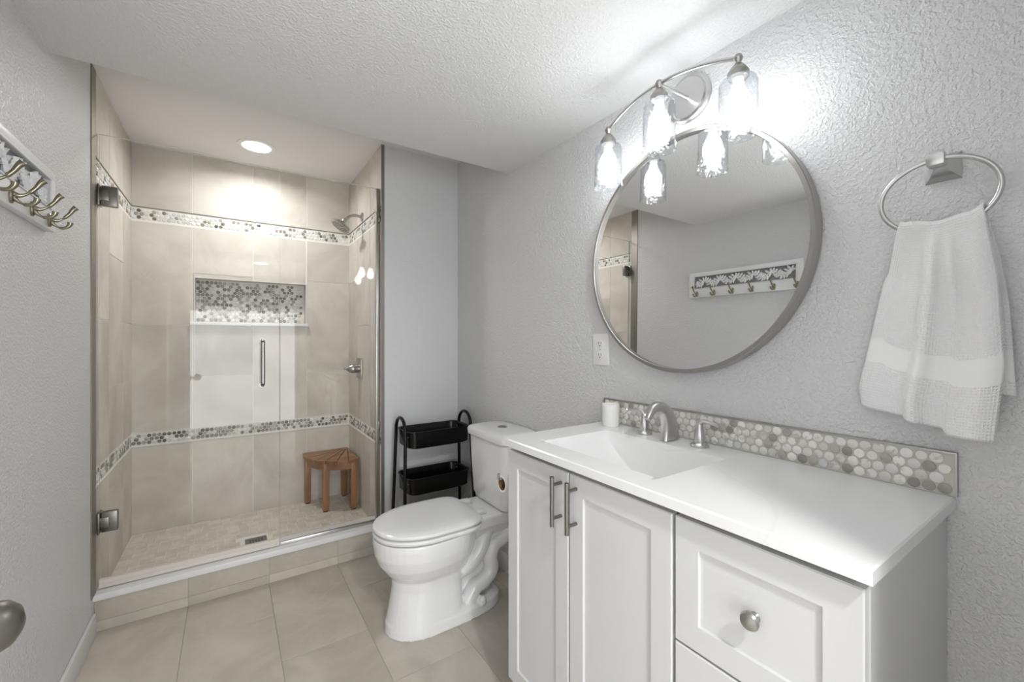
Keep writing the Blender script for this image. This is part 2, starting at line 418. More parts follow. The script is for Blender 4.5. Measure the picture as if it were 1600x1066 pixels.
# metal edge under/over the bands
for z in (B3 + 0.001,): m.box(XL, XS, YB - 0.005, YB, z, z + 0.004, mi=4)
m.box(XL, XS, YB - 0.004, YB, B0 - 0.005, B0 - 0.001, mi=5)
for (a, b, c, d) in ((NX0 - 0.004, NX1 + 0.004, NZ1, NZ1 + 0.004), (NX0 - 0.004, NX0, NZ0, NZ1), (NX1, NX1 + 0.004, NZ0, NZ1)):
    m.box(a, b, YB - 0.004, YB + 0.001, c, d, mi=5)
struct(m.build('wall_shower_back', ['grout', 'tile', 'penny', 'penny_grout', 'strip', 'caulk']))
for nm, x, nrm, bb in (('wall_shower_left', XL, 1, -1), ('wall_shower_right', XS, -1, 1)):
    m = MB(); y0, y1 = YF - 0.0, YB
    m.box(*(sorted((x, x + bb * 0.012))), y0, YB + 0.02, 0, ZC, mi=0, col=(0.5, 0.5, 0.5))
    rs = []
    edges = [y0, 2.715, 3.035, y1] if nrm == 1 else [y0, 2.70, 3.02, y1]
    for i in range(len(edges) - 1): rs += col_rects(edges[i], edges[i + 1], i % 2 == (0 if nrm == 1 else 1), ZF, ZC)
    rects_to_mesh(m, rs, (x, 0, 0), (0, 1, 0), (0, 0, 1), (nrm, 0, 0), gap=0.0022, thick=0.0025)
    for seed, (c, d) in enumerate(((B0, B1), (B2, B3))):
        pennies(m, (x, 0, 0), (0, 1, 0), (0, 0, 1), (nrm, 0, 0), y0 + 0.001, y1 - 0.001, c, d, dark=0.5 if seed == 0 else 0.25, seed=seed + 23 + bb)
    xa, xb = sorted((x, x + nrm * 0.005)); m.box(xa, xb, y0, y1, B3 + 0.001, B3 + 0.005, mi=4)
    m.box(xa, xb, y0, y1, B0 - 0.005, B0 - 0.001, mi=5)
    struct(m.build(nm, ['grout', 'tile', 'penny', 'penny_grout', 'strip', 'caulk']))
# shower floor of small stone tiles
m = MB(); m.box(XL, XS, 2.56, YB, 0.04, ZF, mi=0, col=(0.5, 0.5, 0.5))
DR = (0.071, 0.181, 2.715, 2.83)
rs = []; y = 2.56; r_ = random.Random(4); row = 0
while y < YB:
    x = XL - r_.uniform(0, 0.05); hgt = 0.0515
    while x < XS:
        wdt = r_.choice((0.052, 0.052, 0.104))
        a, b, c, d = max(x, XL), min(x + wdt, XS), y, min(y + hgt, YB)
        if not (b > DR[0] and a < DR[1] and d > DR[2] and c < DR[3]) and b - a > 0.004: rs.append((a, b, c, d))
        x += wdt
    y += hgt; row += 1
rects_to_mesh(m, rs, (0, 0, ZF), (1, 0, 0), (0, 1, 0), (0, 0, 1), gap=0.0014, thick=0.002, joint=0.0010)
struct(m.build('floor_shower', ['grout', 'shower_floor']))
# curb: tiled face with white stone cap
m = MB(); m.box(XL, XS + 0.014, YF - 0.005, 2.585, 0, 0.137, mi=0, col=(0.5, 0.5, 0.5))
rs = []
for a, b in ((XL, -0.158), (-0.158, 0.169), (0.169, 0.497), (0.497, XS + 0.014)):
    rs += [(a, b, 0.045, 0.137), (a, b, 0.0, 0.045)]
rects_to_mesh(m, rs, (0, YF - 0.005, 0), (1, 0, 0), (0, 0, 1), (0, -1, 0), gap=0.0010, thick=0.002)
rects_to_mesh(m, [(XL, XS, 0.1, 0.137)], (0, 2.585, 0), (1, 0, 0), (0, 0, 1), (0, 1, 0))
struct(m.build('trim_1', ['floor_grout', 'floor_tile']))
m = MB(); m.box(XL - 0.012, XS + 0.012, YF - 0.022, 2.60, 0.137, 0.165, bev=0.003); struct(m.build('trim_2', 'curb_cap'))
# metal jamb strips at both ends of the opening
m = MB(); m.box(XL - 0.001, XL + 0.004, 2.405, YF + 0.004, 0.165, ZC); struct(m.build('trim_3', 'strip'))
m = MB(); m.box(XS - 0.002, XS + 0.016, YF - 0.004, YF + 0.006, 0.165, ZC); struct(m.build('trim_4', 'strip'))
# baseboard on the left wall
m = MB(); m.box(XL, XL + 0.013, YBK, YF - 0.03, 0, 0.095, bev=0.004); struct(m.build('baseboard_left', 'trim'))
m = MB(); m.box(XR - 0.013, XR, 1.18, YF, 0, 0.095, bev=0.004); struct(m.build('baseboard_right', 'trim'))
m = MB(); m.box(XS + 0.02, XR - 0.013, YF - 0.013, YF, 0, 0.095, bev=0.004); struct(m.build('baseboard_front', 'trim'))
# open door beside the camera; only its knob reaches into the picture
dr = MB(); A, B = Vector((-0.415, -0.02, 0)), Vector((-0.262, 0.765, 0))
dd = (B - A).normalized(); dn = Vector((dd.y, -dd.x, 0))
def slab(mb, s0, s1, t0, t1, z0, z1, mi=0):
    vs = [tuple(A + dd * s + dn * t + Vector((0, 0, z))) for s in (s0, s1) for t in (t0, t1) for z in (z0, z1)]
    mb.tris(vs, [(0, 1, 3, 2), (4, 6, 7, 5), (0, 4, 5, 1), (2, 3, 7, 6), (0, 2, 6, 4), (1, 5, 7, 3)], mi, False)
Ld = (B - A).length
slab(dr, 0, Ld, -0.035, 0, 0.012, 2.03)
door = struct(dr.build('door_1', 'trim'))
kb = MB(); ko = A + dd * (Ld - 0.062) + Vector((0, 0, 0.930))
kb.lathe([(0.032, 0), (0.032, 0.004), (0.028, 0.009), (0.012, 0.014), (0.011, 0.03), (0.016, 0.036), (0.024, 0.046), (0.0275, 0.058), (0.0265, 0.068), (0.021, 0.077), (0.011, 0.083), (0.0005, 0.085)], ko, dn, 36)
kb.build('door_knob', 'gun', door, label='satin nickel egg-shaped door knob')

# ------------------------------------------------------------------ SHOWER GLASS
YG = 2.50
def pane(parent, x0, x1, z0, z1, name='glass_panel'):
    m = MB(); t = 0.005
    v, f = m.tris([(x, y, z) for x in (x0, x1) for y in (YG - t, YG + t) for z in (z0, z1)],
                  [(0, 1, 3, 2), (4, 6, 7, 5), (0, 4, 5, 1), (2, 3, 7, 6), (0, 2, 6, 4), (1, 5, 7, 3)], 1, False)
    f[2].material_index = 0; f[3].material_index = 0
    return m.build(name, ['glass', 'glass_edge'], parent)
sd = thing('shower_door', 'frameless clear glass shower door with vertical tube handle and square hinges', 'shower door', (-0.13, YG, 0.17))
pane(sd, XL + 0.009, 0.216, 0.185, 2.131)
m = MB(); m.box(XL + 0.009, 0.214, YG - 0.011, YG + 0.012, 0.168, 0.186, bev=0.002); m.box(XL + 0.009, 0.214, YG - 0.0085, YG + 0.0085, 0.186, 0.205)
m.build('bottom_seal', 'seal', sd)
for z in (1.865, 0.452):
    h = MB()
    h.box(XL + 0.006, XL + 0.014, YG - 0.028, YG + 0.028, z - 0.045, z + 0.045, bev=0.002)
    h.box(XL + 0.016, XL + 0.070, YG - 0.013, YG + 0.013, z - 0.044, z + 0.044, bev=0.005)
    h.box(XL + 0.010, XL + 0.042, YG - 0.017, YG + 0.017, z - 0.022, z + 0.022, bev=0.002)
    hh = h.build('hinge', 'gun', sd)
m = MB(); hx = 0.140
pts = [(hx, YG - 0.006, 1.012), (hx, YG - 0.035, 1.012), (hx, YG - 0.052, 1.022), (hx, YG - 0.055, 1.04), (hx, YG - 0.055, 1.21), (hx, YG - 0.052, 1.228), (hx, YG - 0.035, 1.236), (hx, YG - 0.006, 1.236)]
m.tube(smooth_path(pts, 5), 0.0095, 14); m.lathe([(0.013, 0), (0.013, 0.004)], (hx, YG - 0.010, 1.012), (0, 1, 0)); m.lathe([(0.013, 0), (0.013, 0.004)], (hx, YG - 0.010, 1.236), (0, 1, 0))
m.build('handle', 'nickel', sd)
fp = thing('fixed_glass_panel', 'narrower fixed clear glass panel with metal side channel beside the shower stool', 'glass panel', (0.47, YG, 0.17))
pane(fp, 0.221, 0.728, 0.168, 2.131)
m = MB(); m.box(0.715, 0.737, YG - 0.011, YG + 0.011, 0.166, 2.131, bev=0.0015); m.build('side_channel', 'nickel', fp)
m = MB(); m.box(0.221, 0.715, YG - 0.008, YG + 0.008, 0.1655, 0.182, bev=0.001); m.build('bottom_channel', 'nickel_l', fp)
for z in (1.96, 0.735):
    m = MB(); m.box(0.726, 0.7385, YG - 0.019, YG + 0.014, z - 0.026, z + 0.026, bev=0.002); m.build('wall_clip', 'gun', fp)

# niche shelf
m = MB(); m.box(NX0 - 0.022, NX1 + 0.016, YB - 0.022, YB + ND, NZ0 - 0.021, NZ0 - 0.001, bev=0.002)
struct(m.build('trim_5', 'curb_cap'))

# shower head
sh = thing('showerhead', 'brushed nickel shower head on short curved arm high in the shower corner', 'shower head', (XS - 0.003, 2.885, 2.06))
m = MB(); m.lathe([(0.030, 0), (0.028, 0.006), (0.014, 0.011), (0.011, 0.012)], (XS - 0.003, 2.885, 2.06), (-1, 0, 0), 28); m.build('flange', 'nickel', sh)
m = MB(); m.tube(smooth_path([(XS - 0.008, 2.885, 2.06), (XS - 0.05, 2.885, 2.063), (XS - 0.085, 2.885, 2.05), (XS - 0.115, 2.885, 2.02)], 6), 0.0095, 14); m.build('arm', 'nickel', sh)
ax = Vector((-0.55, -0.05, -0.84)).normalized(); o = Vector((XS - 0.112, 2.885, 2.024))
m = MB(); m.lathe([(0.014, -0.005), (0.017, 0.010), (0.015, 0.018), (0.022, 0.028), (0.050, 0.038), (0.064, 0.046), (0.066, 0.056), (0.062, 0.060), (0.055, 0.061)], o, ax, 40)
hd = m.build('spray_head', 'nickel', sh)
m = MB(); q = Vector((0, 0, 1)).rotation_difference(ax)
for r_, n_ in ((0.045, 22), (0.032, 15), (0.018, 8)):
    for k in range(n_):
        a = 2 * PI * k / n_; p = o + q @ Vector((r_ * math.cos(a), r_ * math.sin(a), 0.060)); m.lathe([(0.003, 0), (0.0018, 0.003)], p, ax, 6)
nz = m.build('nozzles', 'rubber', sh)
# valve
sv = thing('shower_valve', 'brushed nickel shower valve with tapered lever knob on the shower side wall', 'shower valve', (XS - 0.003, 2.948, 1.045))
m = MB(); m.box(XS - 0.012, XS - 0.003, 2.948 - 0.062, 2.948 + 0.062, 0.976, 1.114, bev=0.004)
m.build('wall_plate', 'nickel', sv)
m = MB(); m.lathe([(0.030, 0), (0.030, 0.030), (0.032, 0.034), (0.032, 0.040), (0.027, 0.055), (0.017, 0.071), (0.009, 0.080), (0.006, 0.088), (0.007, 0.093), (0.0, 0.096)], (XS - 0.011, 2.948, 1.045), (-1, 0, 0), 30)
m.build('handle', 'nickel', sv)
# drain
m = MB(); a, b, c, d = DR; m.box(a + 0.002, b - 0.002, c + 0.002, d - 0.002, ZF - 0.004, ZF + 0.0025, mi=0)
for k in range(4):
    for j in range(5):
        x = a + 0.026 + j * 0.0145; y = c + 0.034 + k * 0.016
        m.box(x - 0.004, x + 0.004, y - 0.006, y + 0.006, ZF + 0.0024, ZF + 0.0029, mi=1)
tag(m.build('shower_drain', ['gun', 'slot']), 'square metal drain cover set in the shower floor', 'drain')
# recessed downlight
for c, lb in (((0.134, 2.90, ZC), 'round lit recessed downlight in the shower ceiling'), ((0.30, -0.62, ZS), 'round lit recessed downlight in the lower ceiling beyond the open doorway')):
    dl = thing('recessed_ceiling_light', lb, 'ceiling light', c)
    m = MB(); m.lathe([(0.072, 0.004), (0.074, -0.006), (0.088, -0.007), (0.098, -0.003), (0.099, 0.001)], c, (0, 0, 1), 48, cap=False); m.build('trim_ring', 'plastic', dl)
    m = MB(); m.lathe([(0.0734, -0.0018), (0.05, -0.0018), (0.0005, -0.0018)], c, (0, 0, 1), 48); m.build('diffuser', 'down', dl, label='glowing white diffuser')
    l = bpy.data.lights.new('downlight_beam', 'AREA'); l.shape = 'DISK'; l.size = 0.13; l.energy = DOWN_W[c[0]]; l.spread = R(165); l.color = (1, 0.995, 0.985)
    lo = bpy.data.objects.new('downlight_beam', l); C.objects.link(lo); lo.location = (c[0], c[1], c[2] - 0.009)
# corner stool
st = thing('shower_stool', 'small teak corner stool with curved front edge on the shower floor', 'stool', (0.63, 3.12, ZF))
cx, cy = 0.722, 3.252; zt = 0.445
def fan(r0=0.30, n=22):
    pts = [(cx, cy)]
    for k in range(n + 1):
        a = PI + (PI / 2) * k / n
        f = 1 + 0.06 * math.sin(2 * (a - PI)) ; pts.append((cx + math.cos(a) * r0 * f, cy + math.sin(a) * (r0 + 0.035) * f))
    return pts
ZT0, ZT1 = zt - 0.022, zt
m = MB()
n = 7; R0 = 0.295
for k in range(n):   # seat slats laid as a fan
    a0 = PI + (PI / 2) * k / n + 0.006; a1 = PI + (PI / 2) * (k + 1) / n - 0.006
    sec = [(cx + 0.03 * math.cos((a0 + a1) / 2), cy + 0.03 * math.sin((a0 + a1) / 2))]
    for j in range(5):
        a = a0 + (a1 - a0) * j / 4; f = 1 + 0.10 * math.sin(2 * (a - PI)); sec.append((cx + math.cos(a) * R0 * f, cy + math.sin(a) * (R0 + 0.05) * f))
    col = (random.random(), random.random(), random.random())
    m.loft([[(x, y, ZT0) for x, y in sec], [(x, y, ZT1) for x, y in sec]], col=col)
sec = [(cx, cy), (cx - 0.055, cy), (cx - 0.04, cy - 0.04), (cx, cy - 0.055)]
m.loft([[(x, y, ZT0) for x, y in sec], [(x, y, ZT1 + 0.0005) for x, y in sec]], col=(0.4, 0.2, 0.6))
m.build('seat', 'teak_top', st, angle=25)
m = MB(); # apron under the seat
ap = []
for k in range(13):
    a = PI + (PI / 2) * k / 12; f = 1 + 0.10 * math.sin(2 * (a - PI)); ap.append((cx + math.cos(a) * (R0 - 0.022) * f, cy + math.sin(a) * (R0 + 0.028) * f))
ou = ap; inn = [(cx + (x - cx) * 0.93, cy + (y - cy) * 0.93) for x, y in ap]
rings = [[(o_[0], o_[1], ZT0 - 0.045), (o_[0], o_[1], ZT0), (i_[0], i_[1], ZT0), (i_[0], i_[1], ZT0 - 0.045)] for o_, i_ in zip(ou, inn)]
m.loft(rings); m.box(cx - 0.26, cx - 0.01, cy - 0.03, cy - 0.012, ZT0 - 0.045, ZT0); m.box(cx - 0.03, cx - 0.012, cy - 0.29, cy - 0.01, ZT0 - 0.045, ZT0)
m.build('apron', 'teak', st, angle=25)
for (lx, ly) in ((0.452, 3.215), (0.530, 2.995), (0.695, 3.225), (0.695, 2.940)):
    m = MB(); m.box(lx - 0.019, lx + 0.019, ly - 0.019, ly + 0.019, ZF + 0.010, ZT0, bev=0.003)
    lg = m.build('leg', 'teak', st)
    f = MB(); f.lathe([(0.014, 0), (0.015, 0.010)], (lx, ly, ZF + 0.001), (0, 0, 1), 16); f.build('rubber_foot', 'rubber', lg)

# ------------------------------------------------------------------ TOILET
YT = 1.765
to = thing('toilet', 'white two-piece elongated toilet with closed lid between vanity and shower', 'toilet', (0.80, YT, 0))
def egg(x0, x1, hw, z, n=40, back=2.0, xw=0.42, sq=2.0):
    """egg outline: nose at x0, rear at x1, widest at fraction xw; rear squared by exponent"""
    xm = x0 + (x1 - x0) * xw; pts = []
    for k in range(n):
        a = 2 * PI * k / n; c, s_ = math.cos(a), math.sin(a)
        if c < 0: ex = sq; x = xm - (xm - x0) * abs(c) ** (2 / ex); y = hw * abs(s_) ** (2 / ex)
        else: ex = back; x = xm + (x1 - xm) * abs(c) ** (2 / ex); y = hw * abs(s_) ** (2 / ex)
        pts.append((x, YT + (y if s_ >= 0 else -y), z))
    return pts
body = MB()
# pedestal and bowl
body.loft([egg(0.545, 0.87, 0.128, 0.0, back=5, xw=0.5), egg(0.548, 0.87, 0.126, 0.03, back=5, xw=0.5), egg(0.562, 0.87, 0.116, 0.10, back=5, xw=0.5),
           egg(0.575, 0.875, 0.108, 0.18, back=4, xw=0.5), egg(0.575, 0.89, 0.112, 0.225, back=3.5, xw=0.48), egg(0.548, 0.92, 0.138, 0.255, back=2.6, xw=0.46),
           egg(0.520, 0.945, 0.161, 0.295, back=2.4, xw=0.45), egg(0.503, 0.955, 0.174, 0.34, back=2.3, xw=0.45), egg(0.498, 0.96, 0.178, 0.385, back=2.4, xw=0.45), egg(0.499, 0.96, 0.177, 0.408, back=2.5, xw=0.45)])
# rear deck carrying the tank
def rrect(x0, x1, hw, z, r=0.04, n=6):
    pts = []
    for (cx_, cy_, a0) in ((x1 - r, hw - r, 0), (x0 + r, hw - r, 90), (x0 + r, -hw + r, 180), (x1 - r, -hw + r, 270)):
        for k in range(n): a = R(a0 + 90 * k / (n - 1)); pts.append((cx_ + r * math.cos(a), YT + cy_ + r * math.sin(a), z))
    return pts
body.loft([rrect(0.84, 1.17, 0.055, 0.30, 0.03), rrect(0.86, 1.20, 0.095, 0.35, 0.04), rrect(0.86, 1.21, 0.125, 0.39, 0.05), rrect(0.86, 1.215, 0.130, 0.432, 0.05), rrect(0.87, 1.21, 0.124, 0.438, 0.05)])
# foot flange
body.loft([egg(0.545, 1.085, 0.130, 0.0, back=3.0, xw=0.4), egg(0.547, 1.083, 0.128, 0.045, back=3.0, xw=0.4), egg(0.56, 1.06, 0.105, 0.062, back=3.0, xw=0.4)])
# recessed web behind the pedestal
body.loft([rrect(0.83, 1.03, 0.05, 0.04, 0.03), rrect(0.83, 1.05, 0.045, 0.18, 0.03), rrect(0.83, 1.14, 0.045, 0.32, 0.03)])
for sg in (-1, 1):
    # upper channel curling out from under the bowl, then the S shaped trapway
    y1_, y2_ = YT + sg * 0.066, YT + sg * 0.070
    body.tube(smooth_path([(0.86, y1_, 0.205), (0.92, y1_, 0.225), (0.965, y1_, 0.275), (0.99, y1_, 0.34), (1.02, y1_, 0.40)], 6), 0.036, 16)
    body.tube(smooth_path([(0.895, y2_, 0.055), (0.935, y2_, 0.105), (0.985, y2_, 0.125), (1.022, y2_, 0.165), (1.018, y2_, 0.225), (1.04, y2_, 0.275), (1.095, y2_, 0.30), (1.13, y2_, 0.345), (1.14, y2_, 0.40)], 6), 0.036, 16)
    body.lathe([(0.017, 0), (0.017, 0.024), (0.012, 0.034), (0.001, 0.038)], (0.955, YT + sg * 0.108, 0.042), (0, 0, 1), 20)
bo = body.build('bowl', 'porcelain', to)
rm = bo.modifiers.new('fuse', 'REMESH'); rm.mode = 'VOXEL'; rm.voxel_size = 0.0042; rm.use_smooth_shade = True
sm = bo.modifiers.new('soften', 'SMOOTH'); sm.factor = 0.5; sm.iterations = 4
# seat and lid
def lidring(z, g=0.0): return egg(0.497 + g, 0.945 - g, 0.182 - g, z, n=72, back=5.5, xw=0.50, sq=2.08)
m = MB(); m.loft([lidring(0.412, 0.010), lidring(0.415, 0.003), lidring(0.424, 0.0), lidring(0.431, 0.003), lidring(0.433, 0.01)]); m.build('seat', 'seat', to)
m = MB(); m.loft([lidring(0.437, 0.010), lidring(0.439, 0.003), lidring(0.446, 0.0), lidring(0.453, 0.003), lidring(0.4575, 0.012), lidring(0.4600, 0.035), lidring(0.4610, 0.08)]); m.build('lid', 'seat', to)
for sg in (-1, 1):
    m = MB(); m.box(0.935, 0.985, YT + sg * 0.075 - 0.02, YT + sg * 0.075 + 0.02, 0.436, 0.456, bev=0.006); m.build('seat_hinge', 'seat', to)
# tank with bowed front
def tank(z, f, hw, r=0.035, bow=0.016, xb=1.222, n=7):
    pts = rrect(f, xb, hw, z, r, n)
    out = []
    for x, y, zz in pts:
        t = (x - f) / (xb - f); d = (y - YT) / hw
        out.append((x - bow * (1 - d * d) * (1 - t), y, zz))
    return out
m = MB(); m.loft([tank(0.438, 1.075, 0.135), tank(0.444, 1.056, 0.150), tank(0.470, 1.046, 0.160), tank(0.60, 1.040, 0.170), tank(0.752, 1.036, 0.178), tank(0.756, 1.040, 0.174)]); m.build('tank', 'porcelain', to)
m = MB(); m.loft([tank(0.757, 1.032, 0.182), tank(0.760, 1.026, 0.188), tank(0.785, 1.024, 0.190), tank(0.797, 1.030, 0.184), tank(0.802, 1.044, 0.170), tank(0.804, 1.07, 0.15)]); lid = m.build('tank_lid', 'porcelain', to)
m = MB(); m.lathe([(0.024, 0), (0.024, 0.003), (0.020, 0.005), (0.0005, 0.0055)], (1.135, YT + 0.005, 0.8035), (0, 0, 1), 28); m.box(1.134, 1.136, YT - 0.016, YT + 0.026, 0.8085, 0.8094, mi=1); m.build('flush_button', ['nickel', 'slot'], to)

# ------------------------------------------------------------------ ROLLING CART
rc = thing('rolling_cart', 'black metal rolling cart with basket trays standing behind the toilet', 'cart', (1.0, 2.30, 0))
for sx, xx in ((-1, 0.797), (1, 1.200)):
    m = MB(); pts = []
    y0, y1 = 2.225, 2.380
    pts.append((xx + sx * 0.018, y0 - 0.035, 0.07)); pts.append((xx, y0 + 0.0, 0.70))
    for k in range(1, 12):
        a = PI - PI * k / 12; pts.append((xx, (y0 + y1) / 2 + (y1 - y0) / 2 * math.cos(a), 0.725 + 0.078 * math.sin(a)))
    pts.append((xx, y1, 0.70)); pts.append((xx + sx * 0.018, y1 + 0.02, 0.07))
    m.tube(pts, 0.0093, 12); fr = m.build('side_frame', 'black', rc)
    for yy in (y0 - 0.035, y1 + 0.02):
        w_ = MB(); xc = xx + sx * 0.018; w_.lathe([(0.018, -0.008), (0.022, -0.006), (0.022, 0.006), (0.018, 0.008)], (xc, yy, 0.022), (1, 0, 0), 20)
        w_.box(xc - 0.012, xc + 0.012, yy - 0.008, yy + 0.008, 0.03, 0.072); w_.build('caster', 'rubber', fr)
def traysec(x0, x1, y0, y1, z, r=0.045, n=7):
    pts = []
    for cx_, cy_, a0 in ((x1 - r, y1 - r, 0), (x0 + r, y1 - r, 90), (x0 + r, y0 + r, 180), (x1 - r, y0 + r, 270)):
        for k in range(n): a = R(a0 + 90 * k / (n - 1)); pts.append((cx_ + r * math.cos(a), cy_ + r * math.sin(a), z))
    return pts
for zt_, hgt in ((0.733, 0.096), (0.475, 0.094), (0.215, 0.094)):
    m = MB(); X0, X1, Y0, Y1 = 0.806, 1.191, 2.195, 2.41; b_ = 0.007; z0 = zt_ - hgt
    m.loft([traysec(X0 + b_ + 0.01, X1 - b_ - 0.01, Y0 + b_ + 0.01, Y1 - b_ - 0.01, z0), traysec(X0 + b_, X1 - b_, Y0 + b_, Y1 - b_, z0 + 0.008), traysec(X0 + 0.004, X1 - 0.004, Y0 + 0.004, Y1 - 0.004, zt_ - 0.006), traysec(X0, X1, Y0, Y1, zt_ - 0.004),
            traysec(X0, X1, Y0, Y1, zt_), traysec(X0 + 0.004, X1 - 0.004, Y0 + 0.004, Y1 - 0.004, zt_), traysec(X0 + 0.007, X1 - 0.007, Y0 + 0.007, Y1 - 0.007, zt_ - 0.005), traysec(X0 + b_ + 0.004, X1 - b_ - 0.004, Y0 + b_ + 0.004, Y1 - b_ - 0.004, z0 + 0.010), traysec(X0 + b_ + 0.014, X1 - b_ - 0.014, Y0 + b_ + 0.014, Y1 - b_ - 0.014, z0 + 0.004)])
    tr = m.build('tray', 'black', rc, angle=50)
    for xx, sx in ((X0, -1), (X1, 1)):
        for yy in (2.232, 2.372):
            s_ = MB(); s_.lathe([(0.0, 0.004), (0.004, 0.003), (0.005, 0)], (xx - sx * 0.008, yy, zt_ - 0.03), (-sx, 0, 0), 10)
            s_.build('screw', 'nickel_l', tr, label='bright screw head')

# ------------------------------------------------------------------ VANITY
VX, VY0, VY1, VZ = 0.765, 0.217, 1.160, 0.899
va = thing('vanity_cabinet', 'white shaker vanity cabinet with two doors beside a drawer stack', 'cabinet', (1.0, 0.69, 0))
m = MB()
m.box(VX + 0.019, XR - 0.004, VY0, VY0 + 0.018, 0.0, VZ); m.box(VX + 0.019, XR - 0.004, VY1 - 0.018, VY1, 0.0, VZ)
m.box(VX + 0.0195, VX + 0.037, VY0 + 0.018, VY1 - 0.018, 0.115, VZ - 0.036, mi=0); m.box(VX + 0.075, VX + 0.09, VY0 + 0.018, VY1 - 0.018, 0, 0.115)
m.box(VX + 0.037, XR - 0.02, VY0 + 0.018, VY1 - 0.018, 0.115, 0.13); m.box(XR - 0.014, XR - 0.006, VY0 + 0.018, VY1 - 0.018, 0.1, VZ - 0.15)
m.build('body', 'cabinet', va)
def shaker(mb, y0, y1, z0, z1, rail=0.052, dep=0.0065):
    x0, x1 = VX, VX + 0.019; e = 0.0025
    def rg(a, x): return [(x, y0 + a, z0 + a), (x, y1 - a, z0 + a), (x, y1 - a, z1 - a), (x, y0 + a, z1 - a)]
    mb.loft([rg(0, x1), rg(0, x0 + e), rg(e, x0), rg(rail, x0), rg(rail + 0.001, x0 + dep), rg(rail + 0.003, x0 + dep)])
def bar_pull(y, z0, z1, parent):
    m = MB(); x = VX - 0.034
    m.tube([(x, y, z0 - 0.0), (x, y, z1)], 0.006, 14)
    for z in (z0 + 0.022, z1 - 0.022): m.tube([(x, y, z), (VX, y, z)], 0.0045, 12)
    m.build('handle', 'gun', parent)
dz0, dz1 = 0.128, 0.880
for y0, y1, hy in ((0.862, 1.158, 0.890), (0.5395, 0.857, 0.829)):
    m = MB(); shaker(m, y0, y1, dz0, dz1); d_ = m.build('door', 'cabinet', va, angle=20); bar_pull(hy, 0.732, 0.868, d_)
for z0, z1 in ((0.625, 0.880), (0.378, 0.621), (0.128, 0.374)):
    m = MB(); shaker(m, 0.219, 0.532, z0, z1); d_ = m.build('drawer', 'cabinet', va, angle=20)
    m = MB(); m.lathe([(0.010, 0), (0.009, 0.003), (0.006, 0.008), (0.006, 0.013), (0.0155, 0.017), (0.0165, 0.021), (0.014, 0.026), (0.007, 0.0285), (0.0003, 0.029)], (VX + 0.008, 0.3755, (z0 + z1) / 2), (-1, 0, 0), 32)
    m.build('knob', 'nickel', d_)
# countertop with moulded rectangular basin
CX0, CX1, CY0, CY1, CZ = 0.743, XR - 0.002, 0.2035, 1.163, 0.923
BX0, BX1, BY0, BY1, BD = 0.822, 1.108, 0.612, 1.045, 0.125
def depth(x, y):
    if x <= BX0 or x >= BX1 or y <= BY0 or y >= BY1: return 0.0
    u = min(y - BY0, BY1 - y); ramp = 0.19
    t = min(1, u / ramp); dy = math.sqrt(max(0, 1 - (1 - t) ** 2.2))
    # a drooping end wall: gentle rim then quick drop
    dy = 0.10 * min(1, u / 0.008) + 0.90 * (math.sin(PI / 2 * t) ** 1.15) if u < ramp else 1.0
    dxb = min(1, (BX1 - x) / 0.016); dxb = dxb ** 0.8
    fx = min(1, (x - BX0) / 0.03); fx = math.sin(PI / 2 * fx) ** 0.9
    return BD * min(dy, 1) * dxb * fx * (0.94 + 0.06 * (x - BX0) / (BX1 - BX0))
def lin(a, b, n): return [a + (b - a) * k / n for k in range(n + 1)]
xs = sorted(set([CX0, CX0 + 0.003] + lin(CX0 + 0.003, BX0, 3) + lin(BX0, BX0 + 0.03, 8) + lin(BX0 + 0.03, BX1 - 0.016, 14) + lin(BX1 - 0.016, BX1, 6) + lin(BX1, CX1, 3)))
ys = sorted(set([CY0 + 0.003, CY1 - 0.003] + lin(CY0, BY0, 6) + lin(BY0, BY0 + 0.008, 2) + lin(BY0 + 0.008, BY0 + 0.19, 22) + lin(BY0 + 0.19, BY1 - 0.19, 3) + lin(BY1 - 0.19, BY1 - 0.008, 22) + lin(BY1 - 0.008, BY1, 2) + lin(BY1, CY1, 3)))
m = MB(); nx, ny = len(xs), len(ys); vs = []; fs = []
for top in (1, 0):
    for x in xs:
        for y in ys:
            z = CZ - depth(x, y)
            if top and (x == CX0 or y in (CY0, CY1)): z -= 0.003
            vs.append((x, y, z if top else min(0.8995, z - 0.012)))
for i in range(nx - 1):
    for j in range(ny - 1):
        a = i * ny + j; fs.append((a, a + 1, a + ny + 1, a + ny)); b = a + nx * ny; fs.append((b, b + ny, b + ny + 1, b + 1))
N_ = nx * ny
for i in range(nx - 1):
    for j in (0, ny - 1): a = i * ny + j; fs.append((a, a + ny, a + ny + N_, a + N_))
for j in range(ny - 1):
    for i in (0, nx - 1): a = i * ny + j; fs.append((a, a + 1, a + 1 + N_, a + N_))
m.tris(vs, fs)
ct = tag(m.build('countertop', 'quartz', angle=40), 'white stone vanity countertop with moulded rectangular sink basin', 'countertop')
m = MB(); m.lathe([(0.021, 0), (0.022, 0.002), (0.016, 0.004), (0.0003, 0.0035)], ((BX0 + BX1) / 2, (BY0 + BY1) / 2, CZ - BD * 0.975), (0, 0, 1), 24); m.build('sink_drain', 'nickel', ct)
